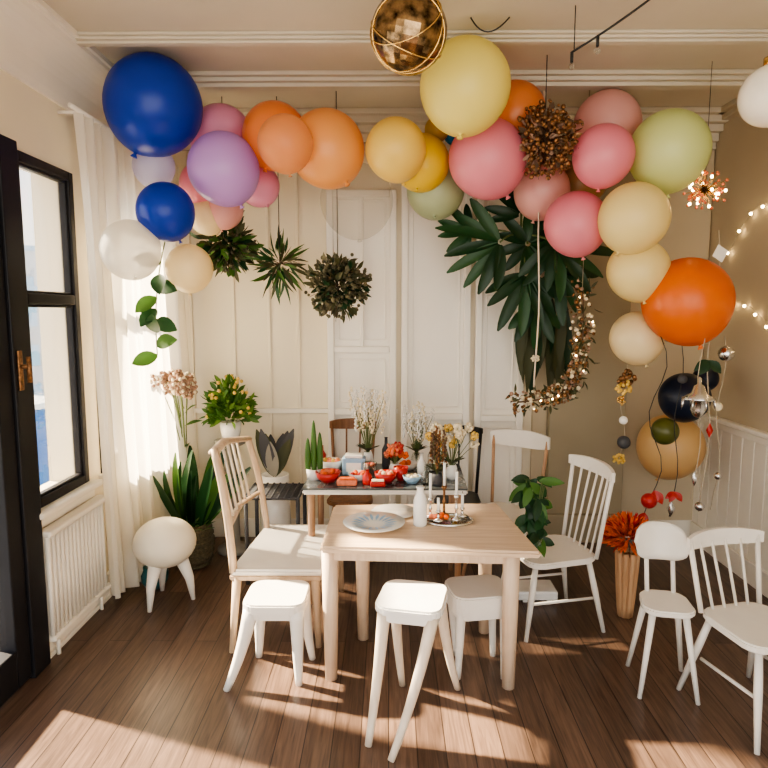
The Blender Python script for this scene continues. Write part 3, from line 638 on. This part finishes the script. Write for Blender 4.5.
def bouquet(name,x,y,z,vh,h,spread,flm,n,vm,tall=False,grass=0):
    b=MB(); c=V((x,y,z)); b.lathe([(.001,0),(.03,0),(.045,vh*.3),(.035,vh*.8),(.028,vh),(.022,vh),(.001,.02)],c,vm,18)
    for k in range(n):
        a=random.uniform(0,6.28); rr=spread*random.uniform(.1,1); top=c+V((math.cos(a)*rr,math.sin(a)*rr*.6,h*random.uniform(.65,1))); b.tube(bez(c+V((0,0,vh*.5)),c+V((0,0,vh*1.1)),top,5),.002,M['stem'],4)
        m=random.choice(flm)
        if tall:
            for i in range(14): b.ell(top+V((random.uniform(-.012,.012),random.uniform(-.012,.012),-.012*i+.05)),.009,m,5,4)
        else:
            for i in range(14): b.ell(top+rdir()*.022,.012,m,5,4)
        if k%2: b.leaf(c+V((0,0,vh)),(math.cos(a),math.sin(a),.8),(0,0,1),.1,.03,M['olive'])
    b.obj(name,c)
bouquet('pampas_grass_vase',-.15,4.34,Z2,.12,.54,.13,[M['cer'],M['petw']],28,M['cer'],True)
bouquet('dried_flower_bouquet',.42,4.05,Z2,.10,.36,.16,[M['petw'],M['yel'],M['petw']],30,M['cer'])
bouquet('tulip_bouquet',.04,4.16,Z2,.08,.2,.10,[M['red'],M['orange'],M['coral']],14,M['cer'])
bouquet('wildflower_bouquet',.20,4.40,Z2,.10,.42,.12,[M['petw'],M['cer']],26,M['clear'],True)
bouquet('dark_flower_bouquet',.31,3.90,Z2,.08,.34,.08,[M['twig'],M['bronze']],14,M['grey'],True)
b=MB(); c=V((-.50,4.05,Z2))
b.lathe([(.001,0),(.045,0),(.055,.07),(.045,.07),(.001,.06)],c,M['cer'],16)
for dx,h in ((0,.34),(-.04,.22),(.04,.26)):
    n=16; prof=[(.02*math.sin(math.pi*min(1,.25+.75*k/n))**.5+.0005,.06+h*k/n) for k in range(n+1)]; b.lathe(prof,c+V((dx,0,0)),M['green'],10)
b.obj('column_cactus',c)
b=MB(); c=V((-.88,4.66,0)); b.lathe([(.001,0),(.10,0),(.12,.25),(.11,.66),(.10,.66),(.001,.63)],c,M['cer'],24)
for k in range(20):
    a=random.uniform(0,6.28); b.leaf(c+V((0,0,.64)),(math.cos(a)*.4,math.sin(a)*.3,1),(0,-1,.2),random.uniform(.25,.42),.10,random.choice([M['terr'],M['grey'],M['olive']]),.15,7,.7)
b.obj('calathea_plant',c)
b=MB(); 
for k in range(9): b.tube([(-1.0,4.16+k*.042,.62),(-.62,4.16+k*.042,.62)],.012,M['grey'],6)
for k in range(9): b.tube([(-1.0+k*.047,4.14,.625),(-1.0+k*.047,4.52,.625)],.009,M['grey'],6)
for x,y in ((-.99,4.16),(-.63,4.16),(-.63,4.5),(-.99,4.5)): b.tube([(x,y,.62),(x,y,0)],.014,M['grey'],8)
b.obj('wire_side_table')
b=MB(); c=V((1.49,3.73,0))
for k in range(9):
    a=k*2*math.pi/9; b.tube(bez(c+V((math.cos(a)*.03,math.sin(a)*.03,0)),c+V((math.cos(a)*.05,math.sin(a)*.05,.2)),c+V((math.cos(a)*.06,math.sin(a)*.06,.42)),6),.018,M['vasewood'],8)
b.lathe([(.001,0),(.045,0),(.05,.2),(.06,.40),(.001,.38)],c,M['vasewood'],18)
for k in range(420):
    d=rdir(); d.z=abs(d.z)*.9-.15; b.leaf(c+V((0,0,.50))+V((d.x*.06,d.y*.06,d.z*.07)),d,rdir(),.12,.02,M['orange'] if k%3 else M['red'],.2,4)
b.obj('orange_flower_vase',c)
b=MB(); b.box((.98,3.98,.05),(.26,.2,.06),M['cer'],.01); b.box((.90,3.98,.01),(.03,.16,.02),M['cer']); b.box((1.06,3.98,.01),(.03,.16,.02),M['cer']); b.obj('low_footstool')

# ------------------------------------------------------------------ light
w=bpy.data.worlds.new('world'); sc.world=w; w.use_nodes=True; nt=w.node_tree; bg=nt.nodes['Background']
tc=nt.nodes.new('ShaderNodeTexCoord'); sp=nt.nodes.new('ShaderNodeSeparateXYZ'); rp=nt.nodes.new('ShaderNodeValToRGB')
nt.links.new(tc.outputs['Generated'],sp.inputs[0]); nt.links.new(sp.outputs['Z'],rp.inputs[0]); nt.links.new(rp.outputs[0],bg.inputs[0])
rp.color_ramp.elements[0].position=0.0; rp.color_ramp.elements[0].color=(1.0,0.93,0.83,1); rp.color_ramp.elements[1].position=0.5; rp.color_ramp.elements[1].color=(0.80,0.88,1.0,1)
bg.inputs[1].default_value=3.7
sd=bpy.data.lights.new('sun','SUN'); sd.energy=62; sd.angle=math.radians(2.2); sd.color=(1.0,0.83,0.60)
so=bpy.data.objects.new('sun',sd); bpy.context.collection.objects.link(so)
so.rotation_euler=V((1,-.36,-.75)).to_track_quat('-Z','Y').to_euler(); so.location=(-6,6,6)

# ------------------------------------------------------------------ camera
cd=bpy.data.cameras.new('camera'); cam=bpy.data.objects.new('camera',cd); bpy.context.collection.objects.link(cam)
cd.sensor_width=36; cd.lens=620*36/768; cd.clip_start=0.05; cd.clip_end=500
cam.location=(0,0,1.9); cam.rotation_euler=(math.radians(90-6.62),0,math.radians(0.46))
sc.camera=cam
